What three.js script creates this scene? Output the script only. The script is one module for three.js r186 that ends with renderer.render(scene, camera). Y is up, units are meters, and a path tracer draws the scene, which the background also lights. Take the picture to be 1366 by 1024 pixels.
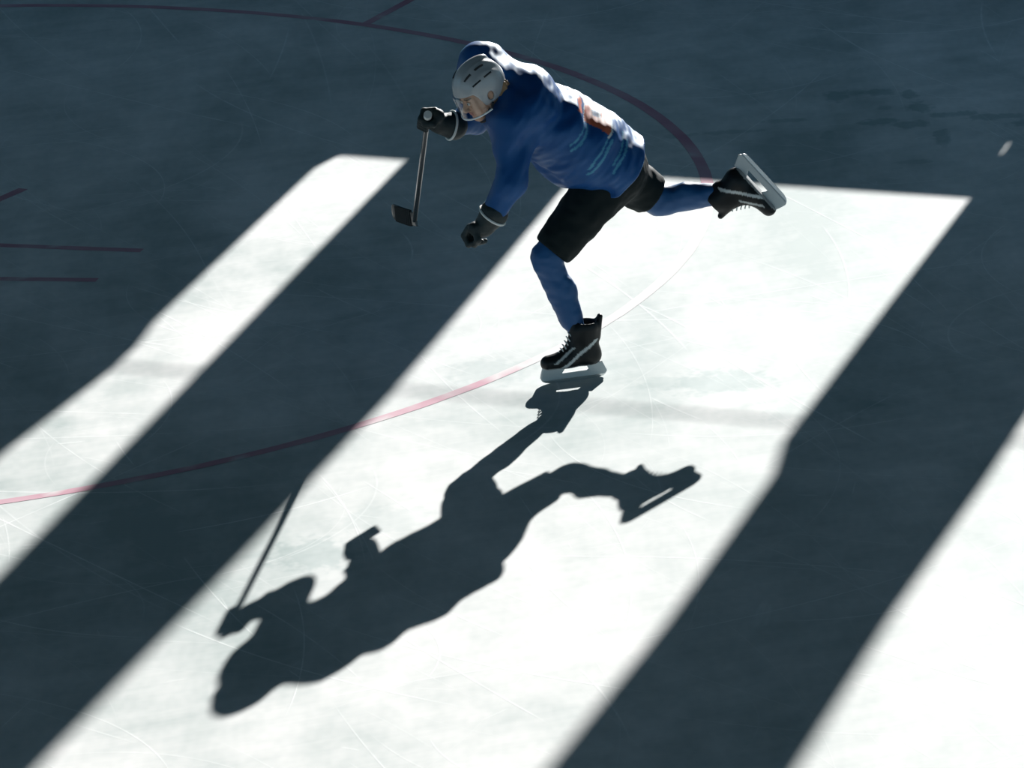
import * as THREE from 'three';
import { mergeGeometries } from 'three/addons/utils/BufferGeometryUtils.js';
import { ImprovedNoise } from 'three/addons/math/ImprovedNoise.js';

// ------------------------------------------------------------------ camera, sky, sun, exposure
const scene = new THREE.Scene();
const V = (x, y, z) => new THREE.Vector3(x, y, z);
const rad = THREE.MathUtils.degToRad;

const camera = new THREE.PerspectiveCamera(7.3235, 1366 / 1024, 0.5, 400);
camera.position.set(0, 8.5246, 26.2360);
camera.up.set(0.05234, 0.99863, 0);              // held with a slight tilt
camera.lookAt(0, 0, 0);
scene.add(camera);

const renderer = new THREE.WebGLRenderer({ antialias: true });
renderer.toneMapping = THREE.LinearToneMapping;
renderer.toneMappingExposure = 1.0;
renderer.shadowMap.enabled = true;
renderer.shadowMap.type = THREE.PCFSoftShadowMap;

const SKY_LEVEL = 0.84;
{
  const w = 256, h = 128, d = new Float32Array(w * h * 4);
  for (let j = 0; j < h; j++) {
    const el = ((j + 0.5) / h - 0.5) * Math.PI;              // row 0 is straight down
    const t = Math.pow(Math.max(0, Math.sin(el)), 0.6);
    const c = [0.37 - 0.18 * t, 0.71 - 0.27 * t, 0.91 - 0.15 * t];
    for (let i = 0; i < w; i++) { const k = (j * w + i) * 4; for (let q = 0; q < 3; q++) d[k + q] = c[q] * SKY_LEVEL; d[k + 3] = 1; }
  }
  const sky = new THREE.DataTexture(d, w, h, THREE.RGBAFormat, THREE.FloatType);
  sky.mapping = THREE.EquirectangularReflectionMapping;
  sky.magFilter = THREE.LinearFilter; sky.needsUpdate = true;
  scene.background = sky; scene.environment = sky;
}

const SUN_AZ = rad(105.8), SUN_EL = rad(20.5);
const sunDir = V(-Math.cos(SUN_AZ) * Math.cos(SUN_EL), Math.sin(SUN_EL), -Math.sin(SUN_AZ) * Math.cos(SUN_EL));   // towards the sun
const sun = new THREE.DirectionalLight(new THREE.Color().setRGB(1.0, 0.985, 0.955), 10.5);
sun.name = 'sun';
sun.position.copy(sunDir).multiplyScalar(45);
sun.target.position.set(0, 0, 0);
sun.castShadow = true;
sun.shadow.radius = 1;
sun.shadow.mapSize.set(4096, 4096);
Object.assign(sun.shadow.camera, { left: -16, right: 16, top: 14, bottom: -14, near: 1, far: 110 });
sun.shadow.bias = -0.0005;
scene.add(sun, sun.target);

// ------------------------------------------------------------------ helpers
let seed = 20240611;
const rnd = () => { seed = (seed + 0x6D2B79F5) | 0; let t = Math.imul(seed ^ (seed >>> 15), 1 | seed); t = (t + Math.imul(t ^ (t >>> 7), 61 | t)) ^ t; return ((t ^ (t >>> 14)) >>> 0) / 4294967296; };
const rr = (a, b) => a + (b - a) * rnd();
const perlin = new ImprovedNoise();
const noise = (x, y, z) => perlin.noise(x, y, z);
const clamp = THREE.MathUtils.clamp, smooth = THREE.MathUtils.smoothstep, lerp = THREE.MathUtils.lerp;

function put(name, geometry, material, parent) {
  const m = new THREE.Mesh(geometry, material);
  m.name = name; m.castShadow = true; m.receiveShadow = true;
  (parent || scene).add(m);
  return m;
}
function structure(name, geometry, material, label, category) {
  const m = put(name, geometry, material);
  m.userData = { kind: 'structure', label, category };
  return m;
}
const lin = (r, g, b) => new THREE.Color().setRGB(r, g, b);

// signed distances (plain numbers: fast)
function seg(px, py, pz, a, b, ra, rb) {          // capsule whose radius runs from ra to rb
  const bx = b.x - a.x, by = b.y - a.y, bz = b.z - a.z, ax = px - a.x, ay = py - a.y, az = pz - a.z;
  const t = clamp((ax * bx + ay * by + az * bz) / (bx * bx + by * by + bz * bz), 0, 1);
  const dx = ax - bx * t, dy = ay - by * t, dz = az - bz * t;
  return Math.sqrt(dx * dx + dy * dy + dz * dz) - (ra + (rb - ra) * t);
}
function ell(px, py, pz, c, r) {
  const x = (px - c.x) / r.x, y = (py - c.y) / r.y, z = (pz - c.z) / r.z;
  const k0 = Math.sqrt(x * x + y * y + z * z);
  return (k0 - 1) * Math.min(r.x, r.y, r.z) * (0.6 + 0.4 * Math.min(1, k0));
}
const smin = (a, b, k) => { const h = Math.max(k - Math.abs(a - b), 0) / k; return Math.min(a, b) - h * h * k * 0.25; };
const smax = (a, b, k) => -smin(-a, -b, k);

// naive surface nets: one smooth closed mesh around sdf < 0
function netMesh(sdf, lo, hi, cell, colour) {
  const nx = Math.ceil((hi.x - lo.x) / cell) + 1, ny = Math.ceil((hi.y - lo.y) / cell) + 1, nz = Math.ceil((hi.z - lo.z) / cell) + 1;
  const f = new Float32Array(nx * ny * nz), at = (i, j, k) => i + nx * (j + ny * k);
  for (let k = 0; k < nz; k++) for (let j = 0; j < ny; j++) for (let i = 0; i < nx; i++) f[at(i, j, k)] = sdf(lo.x + i * cell, lo.y + j * cell, lo.z + k * cell);
  const id = new Int32Array(nx * ny * nz).fill(-1), pos = [], idx = [];
  const E = []; for (let a = 0; a < 8; a++) for (const s of [1, 2, 4]) if (!(a & s)) E.push([a, a | s]);
  for (let k = 0; k < nz - 1; k++) for (let j = 0; j < ny - 1; j++) for (let i = 0; i < nx - 1; i++) {
    const v = []; let neg = 0;
    for (let a = 0; a < 8; a++) { const q = f[at(i + (a & 1), j + ((a >> 1) & 1), k + (a >> 2))]; v.push(q); if (q < 0) neg++; }
    if (neg === 0 || neg === 8) continue;
    let x = 0, y = 0, z = 0, n = 0;
    for (const [a, b] of E) {
      if ((v[a] < 0) === (v[b] < 0)) continue;
      const t = v[a] / (v[a] - v[b]);
      x += (a & 1) + t * ((b & 1) - (a & 1)); y += ((a >> 1) & 1) + t * (((b >> 1) & 1) - ((a >> 1) & 1)); z += (a >> 2) + t * ((b >> 2) - (a >> 2)); n++;
    }
    id[at(i, j, k)] = pos.length / 3;
    pos.push(lo.x + (i + x / n) * cell, lo.y + (j + y / n) * cell, lo.z + (k + z / n) * cell);
  }
  const quad = (a, b, c, d, flip) => { if (a < 0 || b < 0 || c < 0 || d < 0) return; if (flip) idx.push(a, c, b, a, d, c); else idx.push(a, b, c, a, c, d); };
  for (let k = 1; k < nz - 1; k++) for (let j = 1; j < ny - 1; j++) for (let i = 1; i < nx - 1; i++) {
    const s = f[at(i, j, k)] < 0;
    if (s !== f[at(i + 1, j, k)] < 0) quad(id[at(i, j - 1, k - 1)], id[at(i, j, k - 1)], id[at(i, j, k)], id[at(i, j - 1, k)], !s);
    if (s !== f[at(i, j + 1, k)] < 0) quad(id[at(i - 1, j, k - 1)], id[at(i - 1, j, k)], id[at(i, j, k)], id[at(i, j, k - 1)], !s);
    if (s !== f[at(i, j, k + 1)] < 0) quad(id[at(i - 1, j - 1, k)], id[at(i, j - 1, k)], id[at(i, j, k)], id[at(i - 1, j, k)], !s);
  }
  const g = new THREE.BufferGeometry(), P = new Float32Array(pos), N = new Float32Array(pos.length), e = cell * 0.6;
  for (let q = 0; q < P.length; q += 3) {
    const x = P[q], y = P[q + 1], z = P[q + 2];
    let gx = sdf(x + e, y, z) - sdf(x - e, y, z), gy = sdf(x, y + e, z) - sdf(x, y - e, z), gz = sdf(x, y, z + e) - sdf(x, y, z - e);
    const l = Math.hypot(gx, gy, gz) || 1; N[q] = gx / l; N[q + 1] = gy / l; N[q + 2] = gz / l;
  }
  g.setAttribute('position', new THREE.BufferAttribute(P, 3));
  g.setAttribute('normal', new THREE.BufferAttribute(N, 3));
  if (colour) {
    const c = new Float32Array(P.length);
    for (let q = 0; q < P.length; q += 3) { const k = colour(P[q], P[q + 1], P[q + 2]); c[q] = k[0]; c[q + 1] = k[1]; c[q + 2] = k[2]; }
    g.setAttribute('color', new THREE.BufferAttribute(c, 3));
  }
  g.setIndex(idx);
  return g;
}
const frame = (o, x, y, z) => new THREE.Matrix4().makeBasis(x, y, z).setPosition(o);
function tube(points, r, segs = 24, sides = 8, closed = false) {
  return new THREE.TubeGeometry(new THREE.CatmullRomCurve3(points, closed), segs, r, sides, closed);
}
function extrude(shape, depth, bevel, curveSegments = 10) {
  const g = new THREE.ExtrudeGeometry(shape, { depth: depth - 2 * bevel, bevelEnabled: bevel > 0, bevelSize: bevel, bevelThickness: bevel, bevelSegments: 2, curveSegments });
  g.translate(0, 0, -(depth - 2 * bevel) / 2);
  return g;
}

// ------------------------------------------------------------------ the ice
// rink axes: e1 along the sun-side wall, e2 across the rink away from the camera
const TH = rad(24), e1 = V(Math.cos(TH), 0, Math.sin(TH)), e2 = V(Math.sin(TH), 0, -Math.cos(TH)), UP = V(0, 1, 0);
const rink = (a, y, w) => V(0, 0, 0).addScaledVector(e1, a).addScaledVector(e2, w).setY(y);
const rinkFrame = frame(V(0, 0, 0), e1, UP, e2.clone().negate());       // local z runs towards the camera side
const inRink = (g) => g.applyMatrix4(rinkFrame);

const ICE = { x0: -3.5, d0: -6, w: 7, h: 14, n: 2048 };                  // metres covered by one repeat of the ice maps
function iceMaps() {
  const n = ICE.n, tone = new Float32Array(n * n), snow = new Float32Array(n * n);
  const sx = ICE.w / n, sd = ICE.h / n;
  // cloudy ice, coarse to fine, and brushed streaks left by the resurfacer
  for (let j = 0; j < n; j++) for (let i = 0; i < n; i++) {
    const x = ICE.x0 + i * sx, d = ICE.d0 + j * sd;
    const wx = x + 0.25 * noise(x * 0.9, d * 0.5, 3.1), wd = d + 0.5 * noise(x * 0.7, d * 0.4, 9.7);
    const a = noise(wx * 1.1, wd * 0.42, 1.5), b = noise(wx * 2.9, wd * 1.3, 5.2), c = noise(wx * 8, wd * 4.5, 2.2), e = noise(x * 30, d * 14, 7.7);
    const u = x * 0.83 + d * 0.30, v = -x * 0.34 + d * 0.94;
    const s = noise(u * 1.6, v * 11, 4.4), s2 = noise(u * 5, v * 38, 8.4);
    tone[j * n + i] = 0.62 * a + 0.44 * b + 0.24 * c + 0.14 * e + 0.15 * s + 0.07 * s2;
  }
  const dab = (buf, px, py, amt) => {
    const ix = Math.floor(px), iy = Math.floor(py), fx = px - ix, fy = py - iy;
    for (let dy = 0; dy < 2; dy++) for (let dx = 0; dx < 2; dx++) {
      const X = (ix + dx + n) % n, Y = iy + dy; if (Y < 0 || Y >= n) continue;
      const q = Y * n + X; buf[q] = Math.max(buf[q], amt * (dx ? fx : 1 - fx) * (dy ? fy : 1 - fy) * 1.5);
    }
  };
  const scratch = (x, d, ang, len, bend, amt, wide = 0) => {
    const steps = Math.ceil(len / 0.0024), ds = len / steps;
    for (let k = 0; k <= steps; k++) {
      const t = k / steps, fade = Math.min(1, t * 6, (1 - t) * 6) * (0.65 + 0.5 * noise(t * len * 5, x * 7, d * 7));
      const px = (x - ICE.x0) / sx, py = (d - ICE.d0) / sd;
      if (px >= 0 && px < n - 1) for (let o = -wide; o <= wide; o++) dab(snow, px + o * 0.8, py, amt * fade * (o ? 0.6 : 1));
      x += Math.cos(ang) * ds; d += Math.sin(ang) * ds; ang += bend * ds;
    }
  };
  for (let k = 0; k < 620; k++) {
    const main = rnd() < 0.62;
    scratch(rr(-3.5, 3.5), rr(-6, 8), main ? rad(rr(-82, -48)) : rad(rr(0, 360)), rr(0.3, 2.6), rr(-0.5, 0.5) * (rnd() < 0.3 ? 2.5 : 0.6), Math.pow(rnd(), 1.6) * 0.85 + 0.10, rnd() < 0.16 ? 1 : 0);
  }
  for (let k = 0; k < 240; k++) scratch(rr(-3.5, 3.5), rr(-6, 8), rad(rr(0, 360)), rr(0.04, 0.2), 0, rr(0.15, 0.6), 0);     // short nicks
  // scuffs read off the ice: white scrapes and darker wet gouges, in metres
  for (const [x, d, a, l, amt, w] of [[1.0, -3.1, -100, 0.35, 0.5, 3], [1.58, -3.0, -104, 0.28, 0.7, 3], [-1.05, 0.55, -120, 0.5, 0.35, 4], [-0.35, 2.6, -60, 0.3, 0.3, 2]])
    for (let o = 0; o < 5; o++) scratch(x + rr(-0.015, 0.015), d + rr(-0.05, 0.05), rad(a + rr(-4, 4)), l * rr(0.6, 1), 0, amt * rr(0.5, 1), w);
  const stains = [[1.81, 4.65, 0.07, 0.12, 0.9], [1.90, 4.71, 0.07, 0.07, 0.6], [2.04, 4.68, 0.12, 0.07, 0.8], [2.20, 4.60, 0.05, 0.10, 0.8], [2.23, 4.36, 0.07, 0.13, 0.9], [2.00, 4.10, 0.12, 0.07, 0.8], [2.16, 4.02, 0.10, 0.08, 0.8],
    [2.40, 4.17, 0.16, 0.06, 0.8], [2.62, 4.08, 0.20, 0.07, 0.8], [2.80, 3.92, 0.14, 0.10, 0.8], [2.30, 3.74, 0.05, 0.15, 0.8], [2.05, 4.36, 0.05, 0.05, 0.5], [1.20, 4.06, 0.22, 0.04, 0.55], [1.52, 4.22, 0.13, 0.045, 0.6], [0.93, 4.04, 0.12, 0.04, 0.5],
    [2.12, 3.30, 0.10, 0.05, 0.45], [1.72, 3.9, 0.05, 0.09, 0.4], [0.95, -0.14, 0.26, 0.20, 0.75], [0.72, -0.12, 0.22, 0.12, 0.4], [-0.88, -2.2, 0.20, 0.22, 0.6], [-0.55, -1.8, 0.25, 0.2, 0.3], [-0.1, 0.2, 0.22, 0.22, 0.4], [1.4, -0.6, 0.3, 0.2, 0.4], [2.1, -3.9, 0.3, 0.3, 0.3]];
  const col = new Uint8Array(n * n * 4), rough = new Uint8Array(n * n * 4), bump = new Uint8Array(n * n * 4);
  for (let j = 0; j < n; j++) for (let i = 0; i < n; i++) {
    const x = ICE.x0 + i * sx, d = ICE.d0 + j * sd, q = j * n + i, k = q * 4;
    let wet = 0;
    for (const [cx, cd, rx, rd, s] of stains) {
      const ax = (x - cx) / rx, ad = (d - cd) / rd; if (Math.abs(ax) > 2 || Math.abs(ad) > 2) continue;
      const r = Math.hypot(ax, ad) + 0.45 * noise(x * 16, d * 11, cx) + 0.25 * noise(x * 40, d * 30, 1.2);
      wet = Math.max(wet, s * (1 - smooth(r, 0.55, 1.15)));
    }
    const t = clamp(0.5 + 0.85 * tone[q], 0, 1), s = clamp(snow[q], 0, 1) * (1 - 0.5 * wet);
    const base = [lerp(0.42, 0.80, t), lerp(0.48, 0.80, t), lerp(0.47, 0.79, t)];
    const white = [0.93, 0.94, 0.94];
    for (let c = 0; c < 3; c++) {
      let v = base[c] * (1 - wet * [0.42, 0.32, 0.32][c]);
      v = lerp(v, white[c], s * 0.9);
      col[k + c] = Math.round(255 * (v <= 0.0031308 ? 12.92 * v : 1.055 * Math.pow(v, 1 / 2.4) - 0.055));
    }
    col[k + 3] = rough[k + 3] = bump[k + 3] = 255;
    rough[k] = rough[k + 1] = rough[k + 2] = Math.round(255 * clamp(0.66 + 0.10 * tone[q] + 0.25 * s - 0.14 * wet, 0.2, 0.95));
    bump[k] = bump[k + 1] = bump[k + 2] = Math.round(255 * clamp(0.5 + 0.22 * tone[q] + 0.4 * s, 0, 1));
  }
  return [col, rough, bump].map((a, k) => {
    const t = new THREE.DataTexture(a, n, n, THREE.RGBAFormat, THREE.UnsignedByteType);
    t.wrapS = t.wrapT = THREE.MirroredRepeatWrapping; t.magFilter = THREE.LinearFilter; t.minFilter = THREE.LinearMipmapLinearFilter; t.generateMipmaps = true; t.anisotropy = 8;
    if (!k) t.colorSpace = THREE.SRGBColorSpace;
    t.needsUpdate = true; return t;
  });
}
const [iceCol, iceRough, iceBump] = iceMaps();
const iceMat = new THREE.MeshPhysicalMaterial({ map: iceCol, roughnessMap: iceRough, roughness: 1, bumpMap: iceBump, bumpScale: 0.0015, ior: 1.31, specularIntensity: 0.24, metalness: 0 });

const iceGeo = inRink(new THREE.BoxGeometry(60, 0.2, 28.3, 30, 1, 14).translate(0, -0.1, 5.75));
{ const p = iceGeo.attributes.position, uv = iceGeo.attributes.uv; for (let k = 0; k < p.count; k++) uv.setXY(k, (p.getX(k) - ICE.x0) / ICE.w, (-p.getZ(k) - ICE.d0) / ICE.h); }
const ice = structure('floor', iceGeo, iceMat, 'scratched grey-white ice of the rink under the skater', 'ice');

// red paint under the frost of the ice: the circle and its marks
const redMat = new THREE.MeshPhysicalMaterial({ vertexColors: true, roughness: 0.68, ior: 1.31, specularIntensity: 0.24 });
function strip(points, width, closed = false) {
  const pos = [], col = [], idx = [], n = points.length;
  for (let k = 0; k < n; k++) {
    const a = points[closed ? (k + n - 1) % n : Math.max(0, k - 1)], b = points[closed ? (k + 1) % n : Math.min(n - 1, k + 1)];
    const t = V(b[0] - a[0], 0, -(b[1] - a[1])).normalize(), s = V(-t.z, 0, t.x), p = V(points[k][0], 0.0012, -points[k][1]);
    for (const o of [-1, 1]) {
      const w = width * 0.5 * (1 + 0.10 * noise(p.x * 9, p.z * 9, o * 3 + 0.5));
      pos.push(p.x + s.x * w * o, p.y, p.z + s.z * w * o);
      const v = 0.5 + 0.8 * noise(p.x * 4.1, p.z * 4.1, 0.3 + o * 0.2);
      // line paled in random patches; over the sunlit stretch this paints in sun glare
      const glareFade = smooth(noise(p.x * 7, p.z * 7, 5.5 + o) + 1.5 * smooth(p.x, -0.6, 0.5) * smooth(p.z, -3.2, -2.6), 0.35, 0.75) * 0.9;
      col.push(lerp(lerp(0.52, 0.62, v), 0.70, glareFade), lerp(lerp(0.26, 0.40, v), 0.70, glareFade), lerp(lerp(0.33, 0.46, v), 0.69, glareFade));
    }
    if (k < n - 1 || closed) { const q = k * 2, r = ((k + 1) % n) * 2; idx.push(q, r, q + 1, q + 1, r, r + 1); }
  }
  const g = new THREE.BufferGeometry();
  g.setAttribute('position', new THREE.Float32BufferAttribute(pos, 3)); g.setAttribute('color', new THREE.Float32BufferAttribute(col, 3)); g.setIndex(idx);
  // lie face up whatever way the points run
  g.computeVertexNormals();
  if (g.attributes.normal.getY(0) < 0) { for (let k = 0; k < idx.length; k += 3) [idx[k], idx[k + 1]] = [idx[k + 1], idx[k]]; g.setIndex(idx); g.computeVertexNormals(); }
  return g;
}
const circlePts = []; for (let k = 0; k < 400; k++) circlePts.push([-3.508 + 4.558 * Math.cos(k / 400 * Math.PI * 2), 3.11 + 4.558 * Math.sin(k / 400 * Math.PI * 2)]);
const line = (a, b) => Array.from({ length: 25 }, (_, k) => [lerp(a[0], b[0], k / 24), lerp(a[1], b[1], k / 24)]);
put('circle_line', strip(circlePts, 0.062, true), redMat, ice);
put('hash_mark', strip(line([-0.712, 6.745], [-0.40, 7.35]), 0.055), redMat, ice);
put('marking_line', strip(line([-3.0, 2.86], [-1.808, 2.478]), 0.06), redMat, ice);
put('marking_line', strip(line([-3.0, 2.24], [-2.009, 2.014]), 0.06), redMat, ice);
put('marking_line', strip(line([-2.70, 3.38], [-2.476, 3.723]), 0.06), redMat, ice);

// ------------------------------------------------------------------ the hall around the ice
function grainTexture(c0, c1, fx, fy, salt) {
  const n = 256, d = new Uint8Array(n * n * 4);
  for (let j = 0; j < n; j++) for (let i = 0; i < n; i++) {
    const t = clamp(0.5 + 0.6 * noise(i / n * fx, j / n * fy, salt) + 0.35 * noise(i / n * fx * 4, j / n * fy * 4, salt + 3), 0, 1), k = (j * n + i) * 4;
    for (let c = 0; c < 3; c++) d[k + c] = Math.round(lerp(c0[c], c1[c], t)); d[k + 3] = 255;
  }
  const t = new THREE.DataTexture(d, n, n); t.wrapS = t.wrapT = THREE.MirroredRepeatWrapping; t.magFilter = THREE.LinearFilter; t.colorSpace = THREE.SRGBColorSpace; t.needsUpdate = true; return t;
}
const wallMat = new THREE.MeshStandardMaterial({ map: grainTexture([78, 84, 88], [104, 110, 113], 6, 6, 2.5), roughness: 0.9 });
const roofMat = new THREE.MeshStandardMaterial({ map: grainTexture([70, 66, 60], [98, 92, 84], 3, 20, 6.5), roughness: 0.9 });
const steelMat = new THREE.MeshStandardMaterial({ color: lin(0.16, 0.18, 0.19), roughness: 0.55, metalness: 0.3 });
const groundMat = new THREE.MeshStandardMaterial({ map: grainTexture([60, 62, 62], [84, 86, 86], 8, 8, 1.5), roughness: 0.95 });

const WALL_W = 8.5, WALL_T = 0.12, ROOF_Y = 11;
{
  const s = new THREE.Shape(); s.moveTo(-30, -0.2); s.lineTo(30, -0.2); s.lineTo(30, ROOF_Y); s.lineTo(-30, ROOF_Y); s.closePath();
  const hole = (pts) => { const h = new THREE.Path(); pts.forEach(([x, y], k) => (k ? h.lineTo(x, y) : h.moveTo(x, y))); h.closePath(); s.holes.push(h); };
  const TOP = 6.2, q = 0.02;                                 // q: what the depth of the right jamb takes off the beam
  hole([[-3.15, 1.955], [-2.785 + q, 1.955], [-2.795 + q, TOP], [-3.40, TOP], [-3.31, 3.80], [-3.205, 3.34], [-3.205, 3.20], [-3.24, 3.06], [-3.225, 2.07]]);
  hole([[-1.81, 1.96], [0.315 + q, 1.96], [0.19 + q, 3.39], [0.245 + q, 3.56], [0.205 + q, 4.25], [0.12 + q, 4.87], [0.0 + q, TOP], [-1.95, TOP], [-1.87, 5.06], [-1.80, 4.2], [-1.767, 3.4], [-1.775, 3.0]]);
  hole([[1.30, 1.96], [3.36, 1.96], [3.22, TOP], [1.02, TOP], [1.10, 4.75], [1.13, 4.16], [1.20, 3.56], [1.215, 3.36]]);
  for (const x of [4.34, 7.37, 10.4]) hole([[x, 1.96], [x + 2.06, 1.96], [x + 2.0, TOP], [x, TOP]]);
  for (const x of [-10.9, -7.86]) hole([[x, 1.96], [x + 2.06, 1.96], [x + 2.0, TOP], [x, TOP]]);
  hole([[0.312 + q, 1.575], [0.336 + q, 1.575], [0.336 + q, 1.70], [0.312 + q, 1.70]]);       // a gap where a board has come away
  const g = new THREE.ExtrudeGeometry(s, { depth: WALL_T, bevelEnabled: false });
  { const p = g.attributes.position, uv = g.attributes.uv; for (let k = 0; k < p.count; k++) uv.setXY(k, p.getX(k) / 3, p.getY(k) / 3); }
  g.translate(0, 0, -WALL_W - WALL_T);
  const wall = structure('wall_back', inRink(g), wallMat, 'grey rink wall with tall open window bays letting in low sun', 'wall');
  put('transom_bar', inRink(new THREE.BoxGeometry(60, 0.010, 0.02).translate(0, 3.31, -WALL_W - 0.06)), steelMat, wall);
}
structure('ceiling', inRink(new THREE.BoxGeometry(62, 0.3, 44).translate(0, ROOF_Y + 0.15, 12.6)), roofMat, 'wide timber roof over the open-sided rink', 'roof');
{
  const g = [];
  for (const a of [-29, -10, 10, 29]) for (const w of [-33]) g.push(new THREE.BoxGeometry(0.4, ROOF_Y + 0.3, 0.4).translate(a, (ROOF_Y - 0.3) / 2, -w));
  g.forEach((c, k) => structure(`trim_${k + 1}`, inRink(c), steelMat, 'steel roof column on the open side of the rink', 'column'));
}
structure('ground', inRink(new THREE.BoxGeometry(300, 0.2, 300).translate(0, -0.31, 0)), groundMat, 'dark asphalt ground around the open rink', 'ground');

// ------------------------------------------------------------------ the skater
const J = {
  hip: V(0.48, 0.96, -0.26), hipL: V(0.52, 0.93, -0.17), hipR: V(0.45, 0.96, -0.35),
  kneeL: V(0.19, 0.58, -0.07), ankL: V(0.333, 0.17, -0.018), kneeR: V(0.72, 0.71, -0.45), ankR: V(1.07, 0.755, -0.37),
  sh: V(0.03, 1.36, -0.10), head: V(-0.07, 1.40, 0.02), shL: V(0.07, 1.27, 0.07), shR: V(-0.055, 1.445, -0.275),
  elL: V(0.045, 1.01, 0.16), wrL: V(-0.07, 0.82, 0.13), elR: V(-0.11, 1.17, -0.36), wrR: V(-0.245, 1.19, -0.23),
};
const sp = J.sh.clone().sub(J.hip).normalize();                           // up the spine
const lat0 = V(0.41, 0, 0.91), lat = lat0.clone().addScaledVector(sp, -lat0.dot(sp)).normalize();   // to the skater's left
const back = lat.clone().cross(sp).normalize(); if (back.y < 0) back.negate();
const on = (a, b, t) => a.clone().lerp(b, t);
const from = (o, a, b, c) => o.clone().addScaledVector(sp, a).addScaledVector(back, b).addScaledVector(lat, c);

const person = new THREE.Group(); person.name = 'person'; person.position.copy(V(0.333, 0, -0.018)); scene.add(person);
person.userData = { label: 'ice hockey player in blue jersey and black pants, leaning forward on one skate', category: 'person' };
const O = person.position;
const part = (name, g, m, parent) => { if (!parent) g.translate(-O.x, -O.y, -O.z); return put(name, g, m, parent || person); };

// --- head frame: local x to the skater's left ear, y up through the crown, z out of the face
const hz = V(-0.76, -0.46, 0.46).normalize();
const hx = V(0.41, 0, 0.91).addScaledVector(hz, -V(0.41, 0, 0.91).dot(hz)).normalize();
const hy = hz.clone().cross(hx).normalize();
const HEAD = frame(J.head, hx, hy, hz), HEADI = HEAD.clone().invert();
const neckTop = V(0, -0.06, -0.03).applyMatrix4(HEAD);

function headSdf(x, y, z) {
  let d = ell(x, y, z, V(0, 0.03, -0.012), V(0.076, 0.094, 0.096));
  d = smin(d, seg(x, y, z, V(0, -0.03, 0.025), V(0, -0.083, 0.062), 0.055, 0.030), 0.05);
  d = smin(d, seg(x, y, z, V(-0.035, -0.02, 0.055), V(0.035, -0.02, 0.055), 0.028, 0.028), 0.03);          // cheeks
  d = smin(d, seg(x, y, z, V(-0.03, 0.028, 0.082), V(0.03, 0.028, 0.082), 0.010, 0.010), 0.018);            // brow
  for (const s of [-1, 1]) d = smax(d, -ell(x, y, z, V(s * 0.031, 0.008, 0.099), V(0.016, 0.012, 0.014)), 0.012);
  d = smin(d, seg(x, y, z, V(0, 0.012, 0.089), V(0, -0.024, 0.108), 0.008, 0.0125), 0.012);                 // nose
  for (const s of [-1, 1]) d = smin(d, ell(x, y, z, V(s * 0.011, -0.027, 0.100), V(0.008, 0.007, 0.009)), 0.008);
  d = smin(d, seg(x, y, z, V(-0.018, -0.051, 0.086), V(0.018, -0.051, 0.086), 0.0065, 0.0065), 0.008);      // lips
  d = smin(d, seg(x, y, z, V(-0.014, -0.060, 0.085), V(0.014, -0.060, 0.085), 0.007, 0.007), 0.006);
  d = smax(d, -seg(x, y, z, V(-0.020, -0.0555, 0.096), V(0.020, -0.0555, 0.096), 0.0018, 0.0018), 0.004);
  for (const s of [-1, 1]) { d = smin(d, ell(x, y, z, V(s * 0.031, 0.008, 0.085), V(0.0125, 0.0115, 0.0125)), 0.003); d = smin(d, ell(x, y, z, V(s * 0.078, 0.0, -0.008), V(0.010, 0.031, 0.019)), 0.008); }
  return smin(d, seg(x, y, z, V(0, -0.05, -0.028), V(0, -0.16, -0.06), 0.054, 0.058), 0.03);
}
function headCol(x, y, z) {
  for (const s of [-1, 1]) {
    const ex = x - s * 0.031, ey = y - 0.008, r = Math.hypot(ex, ey);
    if (z > 0.088 && r < 0.0105 && Math.abs(ey) < 0.007) return r < 0.0048 ? [0.03, 0.022, 0.018] : [0.62, 0.60, 0.56];
    if (z > 0.07 && Math.abs(ey - 0.021) < 0.0045 && Math.abs(ex) < 0.018) return [0.10, 0.06, 0.035];
  }
  if (z > 0.085 && Math.abs(y + 0.055) < 0.010 && Math.abs(x) < 0.021) return [0.42, 0.16, 0.13];
  const m = 0.5 + 0.5 * noise(x * 40, y * 40, z * 40);
  return [lerp(0.50, 0.58, m), lerp(0.29, 0.34, m), lerp(0.19, 0.23, m)];
}
const headGeo = netMesh(headSdf, V(-0.105, -0.215, -0.13), V(0.105, 0.14, 0.135), 0.0036, headCol).applyMatrix4(HEAD);

function bodySdf(x, y, z) {
  let d = seg(x, y, z, J.hip, on(J.hip, J.sh, 0.45), 0.118, 0.112);
  d = smin(d, seg(x, y, z, on(J.hip, J.sh, 0.45), on(J.hip, J.sh, 0.9), 0.112, 0.120), 0.08);
  d = smin(d, seg(x, y, z, J.shL, J.shR, 0.058, 0.058), 0.08);
  d = smin(d, seg(x, y, z, on(J.hip, J.sh, 0.92), neckTop, 0.06, 0.048), 0.05);
  for (const [h, k, a] of [[J.hipL, J.kneeL, J.ankL], [J.hipR, J.kneeR, J.ankR]]) {
    d = smin(d, seg(x, y, z, h, k, 0.085, 0.054), 0.05); d = smin(d, seg(x, y, z, k, a, 0.052, 0.034), 0.04);
  }
  for (const [s, e, w] of [[J.shL, J.elL, J.wrL], [J.shR, J.elR, J.wrR]]) {
    d = smin(d, seg(x, y, z, s, e, 0.052, 0.040), 0.04); d = smin(d, seg(x, y, z, e, w, 0.040, 0.028), 0.03);
  }
  return d;
}
const bodyGeo = netMesh(bodySdf, V(-0.45, 0.08, -0.62), V(1.22, 1.56, 0.30), 0.012, () => [0.54, 0.32, 0.21]);
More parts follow.
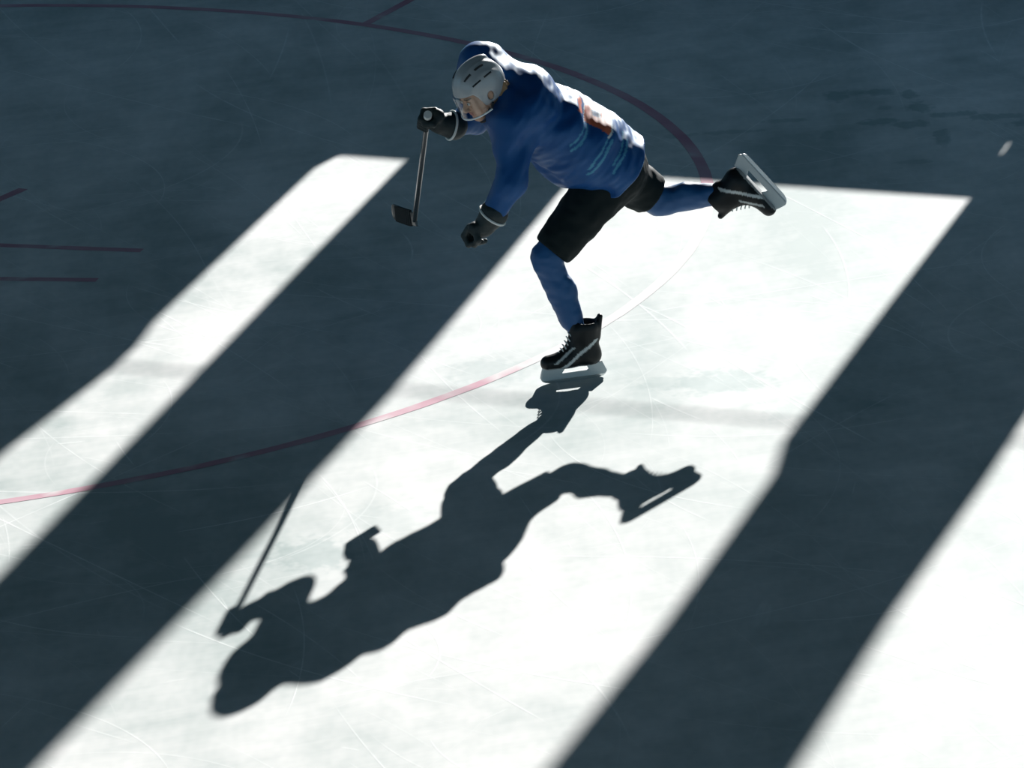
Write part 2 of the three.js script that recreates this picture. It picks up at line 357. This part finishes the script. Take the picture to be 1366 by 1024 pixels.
const skinMat = new THREE.MeshPhysicalMaterial({ vertexColors: true, roughness: 0.55, sheen: 0.2 });
part('body', mergeGeometries([bodyGeo, headGeo]), skinMat);

// --- jersey
const hemC = from(J.hip, -0.035, 0, 0);
const neckHole = from(J.sh, 0.05, 0.02, 0);
function foldField(x, y, z) {
  const s = (x - J.hip.x) * sp.x + (y - J.hip.y) * sp.y + (z - J.hip.z) * sp.z;
  const b = (x - J.hip.x) * back.x + (y - J.hip.y) * back.y + (z - J.hip.z) * back.z;
  const l = (x - J.hip.x) * lat.x + (y - J.hip.y) * lat.y + (z - J.hip.z) * lat.z;
  const w = s * 30 + 5 * b + 2.4 * noise(s * 5, b * 7, l * 7);
  return 0.011 * Math.sin(w) * (0.55 + 0.9 * noise(s * 3, b * 4, l * 4)) + 0.016 * noise(s * 11 + 4, b * 5, l * 5) + 0.004 * noise(s * 34, b * 14, l * 14);
}
function jerseySdf(x, y, z) {
  const l = (x - J.hip.x) * lat.x + (y - J.hip.y) * lat.y + (z - J.hip.z) * lat.z, c = l * 0.36;
  const X = x - lat.x * c, Y = y - lat.y * c, Z = z - lat.z * c;                                  // wider than deep
  let d = seg(X, Y, Z, from(J.hip, -0.10, 0.010, 0), from(J.hip, 0.20, 0.0, 0), 0.198, 0.186);
  d = smin(d, seg(X, Y, Z, from(J.hip, 0.20, 0.0, 0), from(J.hip, 0.52, 0.015, 0), 0.186, 0.166), 0.08);
  d = smin(d, seg(x, y, z, J.shL, J.shR, 0.094, 0.100), 0.13);
  d = smin(d, seg(x, y, z, J.shL, J.elL, 0.088, 0.070), 0.05);
  d = smin(d, seg(x, y, z, J.elL, on(J.elL, J.wrL, 0.68), 0.070, 0.056), 0.03);
  d = smin(d, seg(x, y, z, J.shR, J.elR, 0.088, 0.070), 0.05);
  d = smin(d, seg(x, y, z, J.elR, on(J.elR, J.wrR, 0.62), 0.070, 0.054), 0.03);
  d += foldField(x, y, z);
  const hem = -((x - hemC.x) * sp.x + (y - hemC.y) * sp.y + (z - hemC.z) * sp.z) + 0.012 * noise(x * 9, y * 9, z * 9);
  d = smax(d, hem, 0.012);
  return smax(d, -seg(x, y, z, neckHole, neckTop, 0.070, 0.066), 0.012);                          // collar opening
}
function jerseyCol(x, y, z) {
  const px = x - J.hip.x, py = y - J.hip.y, pz = z - J.hip.z;
  const s = px * sp.x + py * sp.y + pz * sp.z, b = px * back.x + py * back.y + pz * back.z, l = px * lat.x + py * lat.y + pz * lat.z;
  const a = Math.atan2(l * 0.64, b + 0.02) * 57.3, w = 0.010 * noise(x * 14, y * 14, z * 14);
  const inside = (s0, s1, a0, a1) => s + w > s0 && s + w < s1 && a > a0 && a < a1;
  const torso = Math.hypot(b, l * 0.64) < 0.235 && s < 0.46;
  const blue = [0.003, 0.056, 0.215], pale = [0.05, 0.22, 0.36], red = [0.52, 0.115, 0.055];
  if (torso) {
    if (inside(0.195, 0.235, 8, 58) || inside(0.275, 0.320, 2, 56) || inside(0.345, 0.375, 24, 52) || inside(0.235, 0.275, 40, 56)) return red;
    if (inside(0.187, 0.196, 4, 62) || inside(0.236, 0.243, 4, 40) || inside(0.320, 0.328, 6, 60)) return [0.62, 0.66, 0.66];
    if (inside(0.070, 0.083, 44, 96) || inside(0.095, 0.104, 36, 88) || inside(0.160, 0.174, 60, 118) || inside(0.186, 0.196, 62, 110) || inside(0.296, 0.308, 58, 104) || inside(0.320, 0.328, 60, 98)) return pale;
  }
  return blue;
}
const jerseyMat = new THREE.MeshPhysicalMaterial({ vertexColors: true, roughness: 0.5, sheen: 0.25, sheenRoughness: 0.3, sheenColor: lin(0.15, 0.50, 0.65), specularIntensity: 1.0, specularColor: lin(0.6, 0.92, 1.0) });
const jersey = part('jersey', netMesh(jerseySdf, V(-0.40, 0.70, -0.62), V(0.80, 1.58, 0.32), 0.0075, jerseyCol), jerseyMat);
// black collar round the neck
{
  const pts = []; const n = neckTop.clone().sub(neckHole).normalize(), a = n.clone().cross(UP).normalize(), b = n.clone().cross(a);
  const c = on(neckHole, neckTop, 0.42);
  for (let k = 0; k < 16; k++) { const t = k / 16 * Math.PI * 2; pts.push(c.clone().addScaledVector(a, 0.066 * Math.cos(t)).addScaledVector(b, 0.066 * Math.sin(t))); }
  part('collar', tube(pts, 0.024, 48, 10, true), new THREE.MeshStandardMaterial({ color: lin(0.006, 0.008, 0.012), roughness: 0.8 }));
}

// --- pants, socks
const pantsMat = new THREE.MeshPhysicalMaterial({ color: lin(0.0055, 0.011, 0.012), roughness: 0.7, specularIntensity: 0.3 });
function pantsSdf(x, y, z) {
  let d = seg(x, y, z, from(J.hip, 0.10, -0.01, 0), from(J.hip, -0.05, 0.0, 0), 0.150, 0.158);
  d = smin(d, seg(x, y, z, J.hipL, on(J.hipL, J.kneeL, 1.0), 0.135, 0.092), 0.07);
  d = smin(d, seg(x, y, z, J.hipR, on(J.hipR, J.kneeR, 1.0), 0.135, 0.096), 0.07);
  d += 0.008 * noise(x * 9, y * 9, z * 9) + 0.005 * noise(x * 22, y * 22, z * 22);
  const cut = (h, k, t) => { const q = on(h, k, t), u = k.clone().sub(h).normalize(); return (x - q.x) * u.x + (y - q.y) * u.y + (z - q.z) * u.z; };
  const nearL = seg(x, y, z, J.hipL, J.kneeL, 0, 0) < seg(x, y, z, J.hipR, J.kneeR, 0, 0);
  return smax(d, nearL ? cut(J.hipL, J.kneeL, 0.93) : cut(J.hipR, J.kneeR, 0.90), 0.015);
}
part('pants', netMesh(pantsSdf, V(0.02, 0.50, -0.66), V(0.98, 1.20, 0.12), 0.009), pantsMat);
const sockMat = new THREE.MeshPhysicalMaterial({ color: lin(0.004, 0.072, 0.215), roughness: 0.5, sheen: 0.25, sheenRoughness: 0.3, sheenColor: lin(0.30, 0.55, 0.65) });
function sock(h, k, a) {
  const fw = k.clone().sub(on(h, a, 0.5)).normalize();                       // the way the knee points
  const padA = on(k, a, 0.10).addScaledVector(fw, 0.012), padB = on(k, a, 0.72).addScaledVector(fw, 0.010);
  const calf = on(k, a, 0.36).addScaledVector(fw, -0.026);
  const f = (x, y, z) => {
    let d = seg(x, y, z, on(h, k, 0.80), k, 0.072, 0.070);
    d = smin(d, seg(x, y, z, k, a, 0.066, 0.036), 0.03);
    d = smin(d, seg(x, y, z, padA, padB, 0.064, 0.048), 0.02);
    d = smin(d, seg(x, y, z, calf, on(k, a, 0.7), 0.050, 0.036), 0.03);
    return d + 0.004 * noise(x * 22, y * 30, z * 22) + 0.006 * noise(x * 9, y * 12, z * 9);
  };
  const lo = h.clone().min(k).min(a).addScalar(-0.12), hi = h.clone().max(k).max(a).addScalar(0.12);
  part('sock', netMesh(f, lo, hi, 0.008), sockMat);
}
sock(J.hipL, J.kneeL, J.ankL); sock(J.hipR, J.kneeR, J.ankR);

// --- skates: toe along +x, blade edge at y = 0, ankle over the origin
const bootMat = new THREE.MeshPhysicalMaterial({ vertexColors: true, roughness: 0.42, specularIntensity: 0.5 });
const holderMat = new THREE.MeshStandardMaterial({ color: lin(0.52, 0.55, 0.55), roughness: 0.45 });
const bladeMat = new THREE.MeshStandardMaterial({ color: lin(0.72, 0.74, 0.75), roughness: 0.22, metalness: 1 });
const laceMat = new THREE.MeshStandardMaterial({ color: lin(0.62, 0.64, 0.62), roughness: 0.8 });
function bootSdf(x, y, z) {
  let d = seg(x, y, z * 1.05, V(-0.040, 0.112, 0), V(0.075, 0.105, 0), 0.043, 0.044);
  d = smin(d, seg(x, y, z * 0.95, V(0.075, 0.105, 0), V(0.168, 0.098, 0), 0.043, 0.036), 0.03);
  d = smin(d, seg(x, y, z, V(-0.020, 0.125, 0), V(-0.020, 0.245, 0), 0.052, 0.060), 0.04);
  d = smin(d, seg(x, y, z, V(0.060, 0.130, 0), V(0.020, 0.225, 0), 0.034, 0.036), 0.03);         // instep
  d = smin(d, seg(x, y, z * 0.7, V(-0.068, 0.20, 0), V(-0.088, 0.292, 0), 0.017, 0.013), 0.02);  // tendon guard
  d = smin(d, seg(x, y, z * 0.7, V(0.040, 0.20, 0), V(0.046, 0.288, 0), 0.018, 0.014), 0.015);   // tongue
  d = smax(d, -seg(x, y, z, V(-0.020, 0.24, 0), V(-0.022, 0.33, 0), 0.041, 0.050), 0.008);       // mouth of the boot
  return smax(d, 0.070 - y, 0.006);
}
function bootCol(x, y, z) {
  if (y < 0.079) return [0.30, 0.31, 0.31];
  if (x > 0.165 && y < 0.125) return [0.012, 0.013, 0.014];
  const t = (x - 0.01) * 0.75 + (y - 0.15) * 1.0;
  if (Math.abs(z) > 0.022 && Math.abs(t) < 0.009 && y < 0.20) return [0.55, 0.57, 0.56];           // pale flash down the quarter
  if (Math.abs(z) > 0.022 && Math.abs(t - 0.05) < 0.006 && y < 0.17 && y > 0.10) return [0.45, 0.47, 0.46];
  return [0.008, 0.010, 0.011];
}
const bootGeo = netMesh(bootSdf, V(-0.12, 0.055, -0.075), V(0.225, 0.32, 0.075), 0.005, bootCol);
const holderGeo = (() => {
  const s = new THREE.Shape(); s.moveTo(-0.085, 0.074); s.lineTo(-0.012, 0.074); s.lineTo(-0.030, 0.042); s.lineTo(0.110, 0.042); s.lineTo(0.088, 0.074); s.lineTo(0.192, 0.074);
  s.quadraticCurveTo(0.200, 0.050, 0.204, 0.030); s.quadraticCurveTo(0.20, 0.020, 0.188, 0.020); s.lineTo(-0.088, 0.020); s.quadraticCurveTo(-0.106, 0.020, -0.104, 0.034); s.closePath();
  return extrude(s, 0.022, 0.004);
})();
const bladeGeo = (() => {
  const s = new THREE.Shape(); s.moveTo(-0.098, 0.028); s.lineTo(-0.103, 0.016); s.quadraticCurveTo(-0.098, 0.004, -0.070, 0.0008); s.quadraticCurveTo(0.05, -0.0008, 0.165, 0.0012); s.quadraticCurveTo(0.204, 0.006, 0.207, 0.028); s.closePath();
  return extrude(s, 0.0042, 0.0004);
})();
function skate(origin, toe, up) {
  const x = toe.clone().normalize(), y = up.clone().addScaledVector(x, -up.dot(x)).normalize(), z = x.clone().cross(y);
  const boot = put('skate', bootGeo, bootMat, person);
  boot.applyMatrix4(frame(origin.clone().sub(O), x, y, z));
  boot.userData.label = 'black hockey skate with pale blade holder';
  put('blade_holder', holderGeo, holderMat, boot); put('blade', bladeGeo, bladeMat, boot);
  for (let k = 0; k < 6; k++) {
    const t = k / 5, cx = lerp(0.112, 0.062, t), cy = lerp(0.139, 0.225, t), w = 0.021;
    put('lace', tube([V(cx - 0.008, cy - 0.012, -w), V(cx, cy + 0.003, -w * 0.5), V(cx + 0.004, cy + 0.007, 0), V(cx, cy + 0.003, w * 0.5), V(cx - 0.008, cy - 0.012, w)], 0.0032, 12, 6), laceMat, boot);
  }
  return boot;
}
skate(V(0.333, 0, -0.018), V(-0.968, 0, 0.25), V(-0.05, 1, 0.03));
{
  const toe = V(0.64, -0.75, 0.16).normalize(), u0 = V(-0.78, -0.60, -0.05), up = u0.clone().addScaledVector(toe, -u0.dot(toe)).normalize();
  skate(J.ankR.clone().addScaledVector(up, -0.165), toe, up);
}

// --- gloves: four fingers and a thumb closed round a bar along axis a; w points from the bar to the wrist
const gloveMat = new THREE.MeshPhysicalMaterial({ vertexColors: true, roughness: 0.6 });
function glove(c, axis, wrist, R, label) {
  const a = axis.clone().normalize(), w0 = wrist.clone().sub(c), w = w0.clone().addScaledVector(a, -w0.dot(a)).normalize(), n = a.clone().cross(w).normalize();
  const P = (ang, r, h) => c.clone().addScaledVector(w, Math.cos(rad(ang)) * r).addScaledVector(n, Math.sin(rad(ang)) * r).addScaledVector(a, h);
  const fingers = [];
  for (let k = 0; k < 4; k++) {
    const h = 0.042 - 0.028 * k, q = [1.0, 1.06, 1.0, 0.88][k];
    fingers.push([P(48, R + 0.026, h), P(112, R + 0.012 * q, h), P(190, R + 0.005, h), P(265 - 12 * (1 - q), R + 0.001, h)]);
  }
  const thumb = [P(10, R + 0.030, 0.050), P(-55, R + 0.016, 0.052), P(-115, R + 0.006, 0.036)];
  const palmA = P(16, R + 0.024, 0.040), palmB = P(16, R + 0.024, -0.040), heel = on(c, wrist, 0.55);
  const cuffA = on(c, wrist, 0.80), cuffB = wrist.clone().add(wrist.clone().sub(c).multiplyScalar(0.55));
  const f = (x, y, z) => {
    let d = seg(x, y, z, palmA, palmB, 0.027, 0.026);
    d = smin(d, seg(x, y, z, palmA, heel, 0.027, 0.032), 0.02); d = smin(d, seg(x, y, z, palmB, heel, 0.027, 0.032), 0.02);
    for (const p of fingers) {
      let g = seg(x, y, z, p[0], p[1], 0.0155, 0.0160); g = smin(g, seg(x, y, z, p[1], p[2], 0.0155, 0.0145), 0.004); g = smin(g, seg(x, y, z, p[2], p[3], 0.0142, 0.0115), 0.004);
      d = smin(d, g, 0.007);
    }
    let t = seg(x, y, z, thumb[0], thumb[1], 0.0175, 0.0165); t = smin(t, seg(x, y, z, thumb[1], thumb[2], 0.0165, 0.013), 0.005);
    d = smin(d, t, 0.008);
    d = smin(d, seg(x, y, z, heel, cuffA, 0.034, 0.044), 0.02);
    return smin(d, seg(x, y, z, cuffA, cuffB, 0.048, 0.066), 0.012) + 0.0012 * noise(x * 60, y * 60, z * 60);
  };
  const all = [...fingers.flat(), ...thumb, cuffB, cuffA, palmA, palmB], lo = all[0].clone(), hi = all[0].clone(); all.forEach((p) => { lo.min(p); hi.max(p); });
  const m = part('glove', netMesh(f, lo.addScalar(-0.09), hi.addScalar(0.09), 0.0042, (x, y, z) => { const k = 0.8 + 0.4 * noise(x * 30, y * 30, z * 30); return [0.008 * k, 0.020 * k, 0.022 * k]; }), gloveMat);
  m.userData.label = label;
  const u = cuffB.clone().sub(cuffA).normalize(), p = u.clone().cross(UP).normalize(), q = u.clone().cross(p), ring = [];
  for (let k = 0; k < 14; k++) ring.push(cuffB.clone().addScaledVector(u, -0.012).addScaledVector(p, 0.066 * Math.cos(k / 14 * 6.2832)).addScaledVector(q, 0.066 * Math.sin(k / 14 * 6.2832)).sub(O));
  put('cuff_trim', tube(ring, 0.006, 40, 6, true), laceMat, m);
}
const gripR = V(-0.322, 1.215, -0.20), stickHeel = V(-0.42, 0.46, -1.20), stickDir = stickHeel.clone().sub(gripR).normalize();
glove(gripR, stickDir.clone().negate(), J.wrR, 0.026, 'dark glove gripping the stick');
const gripL = V(-0.125, 0.745, 0.115);
glove(gripL, V(-0.55, 0.15, 0.80), J.wrL, 0.027, 'dark glove of the swinging arm');

// --- helmet, visor, hair (built in the head's own frame)
const helmetMat = new THREE.MeshPhysicalMaterial({ color: lin(0.40, 0.41, 0.42), roughness: 0.32, clearcoat: 0.4, clearcoatRoughness: 0.2 });
const HC = V(0, 0.036, -0.012);
function helmetSdf(x, y, z) {
  const outer = ell(x, y, z, HC, V(0.106, 0.118, 0.128)) + 0.0022 * Math.sin(x * 120) * smooth(y, 0.05, 0.09), inner = ell(x, y, z, HC, V(0.094, 0.106, 0.115));
  let d = smax(outer, -inner, 0.003);
  const rim = lerp(lerp(-0.052, -0.040, smooth(z, -0.10, -0.02)), 0.050, smooth(z, 0.028, 0.070));
  d = smax(d, rim - y, 0.006);
  for (const s of [-1, 1]) d = smax(d, -ell(x, y, z, V(s * 0.104, -0.002, 0.0), V(0.03, 0.026, 0.018)), 0.004);     // ear openings
  return smin(d, smax(ell(x, y, z, V(0, 0.120, -0.03), V(0.034, 0.040, 0.085)), -inner, 0.003), 0.012);               // raised crown ridge
}
const helmet = put('helmet', netMesh(helmetSdf, V(-0.125, -0.08, -0.155), V(0.125, 0.175, 0.135), 0.0042), helmetMat, person);
helmet.applyMatrix4(frame(J.head.clone().sub(O), hx, hy, hz)); helmet.userData.label = 'pale grey hockey helmet with a clear visor';
const ventMat = new THREE.MeshStandardMaterial({ color: lin(0.02, 0.022, 0.025), roughness: 0.8 });
for (const s of [-1, 1]) for (const [a, z0, z1] of [[35, -0.055, -0.005], [35, 0.02, 0.06], [62, -0.06, -0.015], [62, 0.005, 0.05]]) {
  const p = (z) => { const k = Math.sqrt(Math.max(0, 1 - ((z - HC.z) / 0.1275) ** 2)); return V(s * Math.sin(rad(a)) * 0.106 * k, HC.y + Math.cos(rad(a)) * 0.118 * k, z); };
  put('vent', tube([p(z0), p((z0 + z1) / 2), p(z1)], 0.0048, 10, 6), ventMat, helmet);
}
const visorPt = (t, v) => { const r = 1 + 0.05 * v; return V(Math.sin(t) * 0.112 * r, lerp(0.052, -0.045 - 0.012 * Math.cos(t), v), HC.z + Math.cos(t) * 0.135 * r); };
{
  const pos = [], idx = [], n = 32, m = 8;
  for (let j = 0; j <= m; j++) for (let i = 0; i <= n; i++) pos.push(...visorPt(lerp(-1.25, 1.25, i / n), j / m).toArray());
  for (let j = 0; j < m; j++) for (let i = 0; i < n; i++) { const q = j * (n + 1) + i; idx.push(q, q + n + 1, q + 1, q + 1, q + n + 1, q + n + 2); }
  const g = new THREE.BufferGeometry(); g.setAttribute('position', new THREE.Float32BufferAttribute(pos, 3)); g.setIndex(idx); g.computeVertexNormals();
  put('visor', g, new THREE.MeshPhysicalMaterial({ color: lin(0.93, 0.95, 0.96), transmission: 1, thickness: 0, roughness: 0.06, ior: 1.5 }), helmet);
  put('visor_edge', tube(Array.from({ length: 15 }, (_, k) => visorPt(lerp(-1.25, 1.25, k / 14), 1)), 0.0042, 60, 8), new THREE.MeshStandardMaterial({ color: lin(0.78, 0.80, 0.80), roughness: 0.35 }), helmet);
}
for (const s of [-1, 1]) put('chin_strap', tube([V(s * 0.094, -0.034, 0.008), V(s * 0.070, -0.078, 0.035), V(s * 0.030, -0.112, 0.062), V(0, -0.118, 0.070)], 0.0055, 16, 6), ventMat, helmet);
{ // brown hair below the back of the helmet
  const f = (x, y, z) => { let d = seg(x, y, z, V(-0.045, -0.035, -0.075), V(0.045, -0.035, -0.075), 0.030, 0.030); d = smin(d, seg(x, y, z, V(0.03, -0.045, -0.075), V(0.015, -0.115, -0.088), 0.032, 0.014), 0.03); d = smin(d, seg(x, y, z, V(0.062, -0.03, -0.045), V(0.055, -0.085, -0.06), 0.020, 0.009), 0.02); d = smin(d, seg(x, y, z, V(0.050, -0.015, -0.085), V(0.060, -0.100, -0.100), 0.030, 0.016), 0.03); return d + 0.0035 * Math.sin(x * 260 + 6 * noise(x * 20, y * 14, z * 20)); };
  const h = put('hair', netMesh(f, V(-0.11, -0.16, -0.14), V(0.11, 0.02, -0.005), 0.0045), new THREE.MeshStandardMaterial({ color: lin(0.30, 0.17, 0.075), roughness: 0.55 }), person);
  h.applyMatrix4(frame(J.head.clone().sub(O), hx, hy, hz));
}

// ------------------------------------------------------------------ the stick in the far hand
{
  const stick = new THREE.Group(); stick.name = 'hockey_stick'; stick.position.copy(stickHeel); scene.add(stick);
  stick.userData = { label: 'thin black hockey stick held out in one gloved hand', category: 'hockey stick' };
  const top = gripR.clone().addScaledVector(stickDir, -0.085), y = stickDir.clone().negate(), x = V(1, 0, 0).addScaledVector(y, -y.x).normalize(), z = x.clone().cross(y);
  const F = frame(V(0, 0, 0), x, y, z), L = top.distanceTo(stickHeel);
  const sh = new THREE.Shape(); const hw = 0.0105, hh = 0.0150, c = 0.004;
  sh.moveTo(-hw + c, -hh); sh.lineTo(hw - c, -hh); sh.lineTo(hw, -hh + c); sh.lineTo(hw, hh - c); sh.lineTo(hw - c, hh); sh.lineTo(-hw + c, hh); sh.lineTo(-hw, hh - c); sh.lineTo(-hw, -hh + c); sh.closePath();
  const shaftG = new THREE.ExtrudeGeometry(sh, { depth: L, bevelEnabled: false }).rotateX(-Math.PI / 2);
  const blackMat = new THREE.MeshPhysicalMaterial({ color: lin(0.012, 0.016, 0.018), roughness: 0.35, clearcoat: 0.3 });
  put('shaft', shaftG.applyMatrix4(F), blackMat, stick);
  put('grip_tape', new THREE.CylinderGeometry(0.019, 0.0185, 0.03, 14).translate(0, L - 0.01, 0).applyMatrix4(F), laceMat, stick);
  // blade: curved board, wider to the toe
  const bd = V(-0.42, -0.12, -0.90).normalize(), bu = V(0, 1, 0).addScaledVector(bd, -bd.y).normalize(), bs = bd.clone().cross(bu);
  const s = new THREE.Shape(); s.moveTo(-0.02, -0.03); s.lineTo(0.24, -0.034); s.quadraticCurveTo(0.30, -0.03, 0.298, 0.012); s.quadraticCurveTo(0.29, 0.042, 0.25, 0.040); s.lineTo(0.03, 0.030); s.lineTo(-0.012, 0.036); s.closePath();
  const bend = (g) => { const p = g.attributes.position; for (let k = 0; k < p.count; k++) p.setZ(k, p.getZ(k) + 0.30 * Math.max(0, p.getX(k) - 0.05) ** 2); g.computeVertexNormals(); return g; };
  const B = frame(V(0, 0, 0), bd, bu, bs);
  put('blade', bend(extrude(s, 0.010, 0.002, 12)).applyMatrix4(B), blackMat, stick);
  const tape = [];
  for (let k = 0; k < 9; k++) { const t = 0.05 + k * 0.022; tape.push(new THREE.BoxGeometry(0.019, 0.078, 0.0135).translate(t, 0.001, 0.30 * Math.max(0, t - 0.05) ** 2)); }
  put('blade_tape', mergeGeometries(tape).applyMatrix4(B), new THREE.MeshStandardMaterial({ color: lin(0.018, 0.020, 0.020), roughness: 0.95 }), stick);
}

renderer.render(scene, camera);
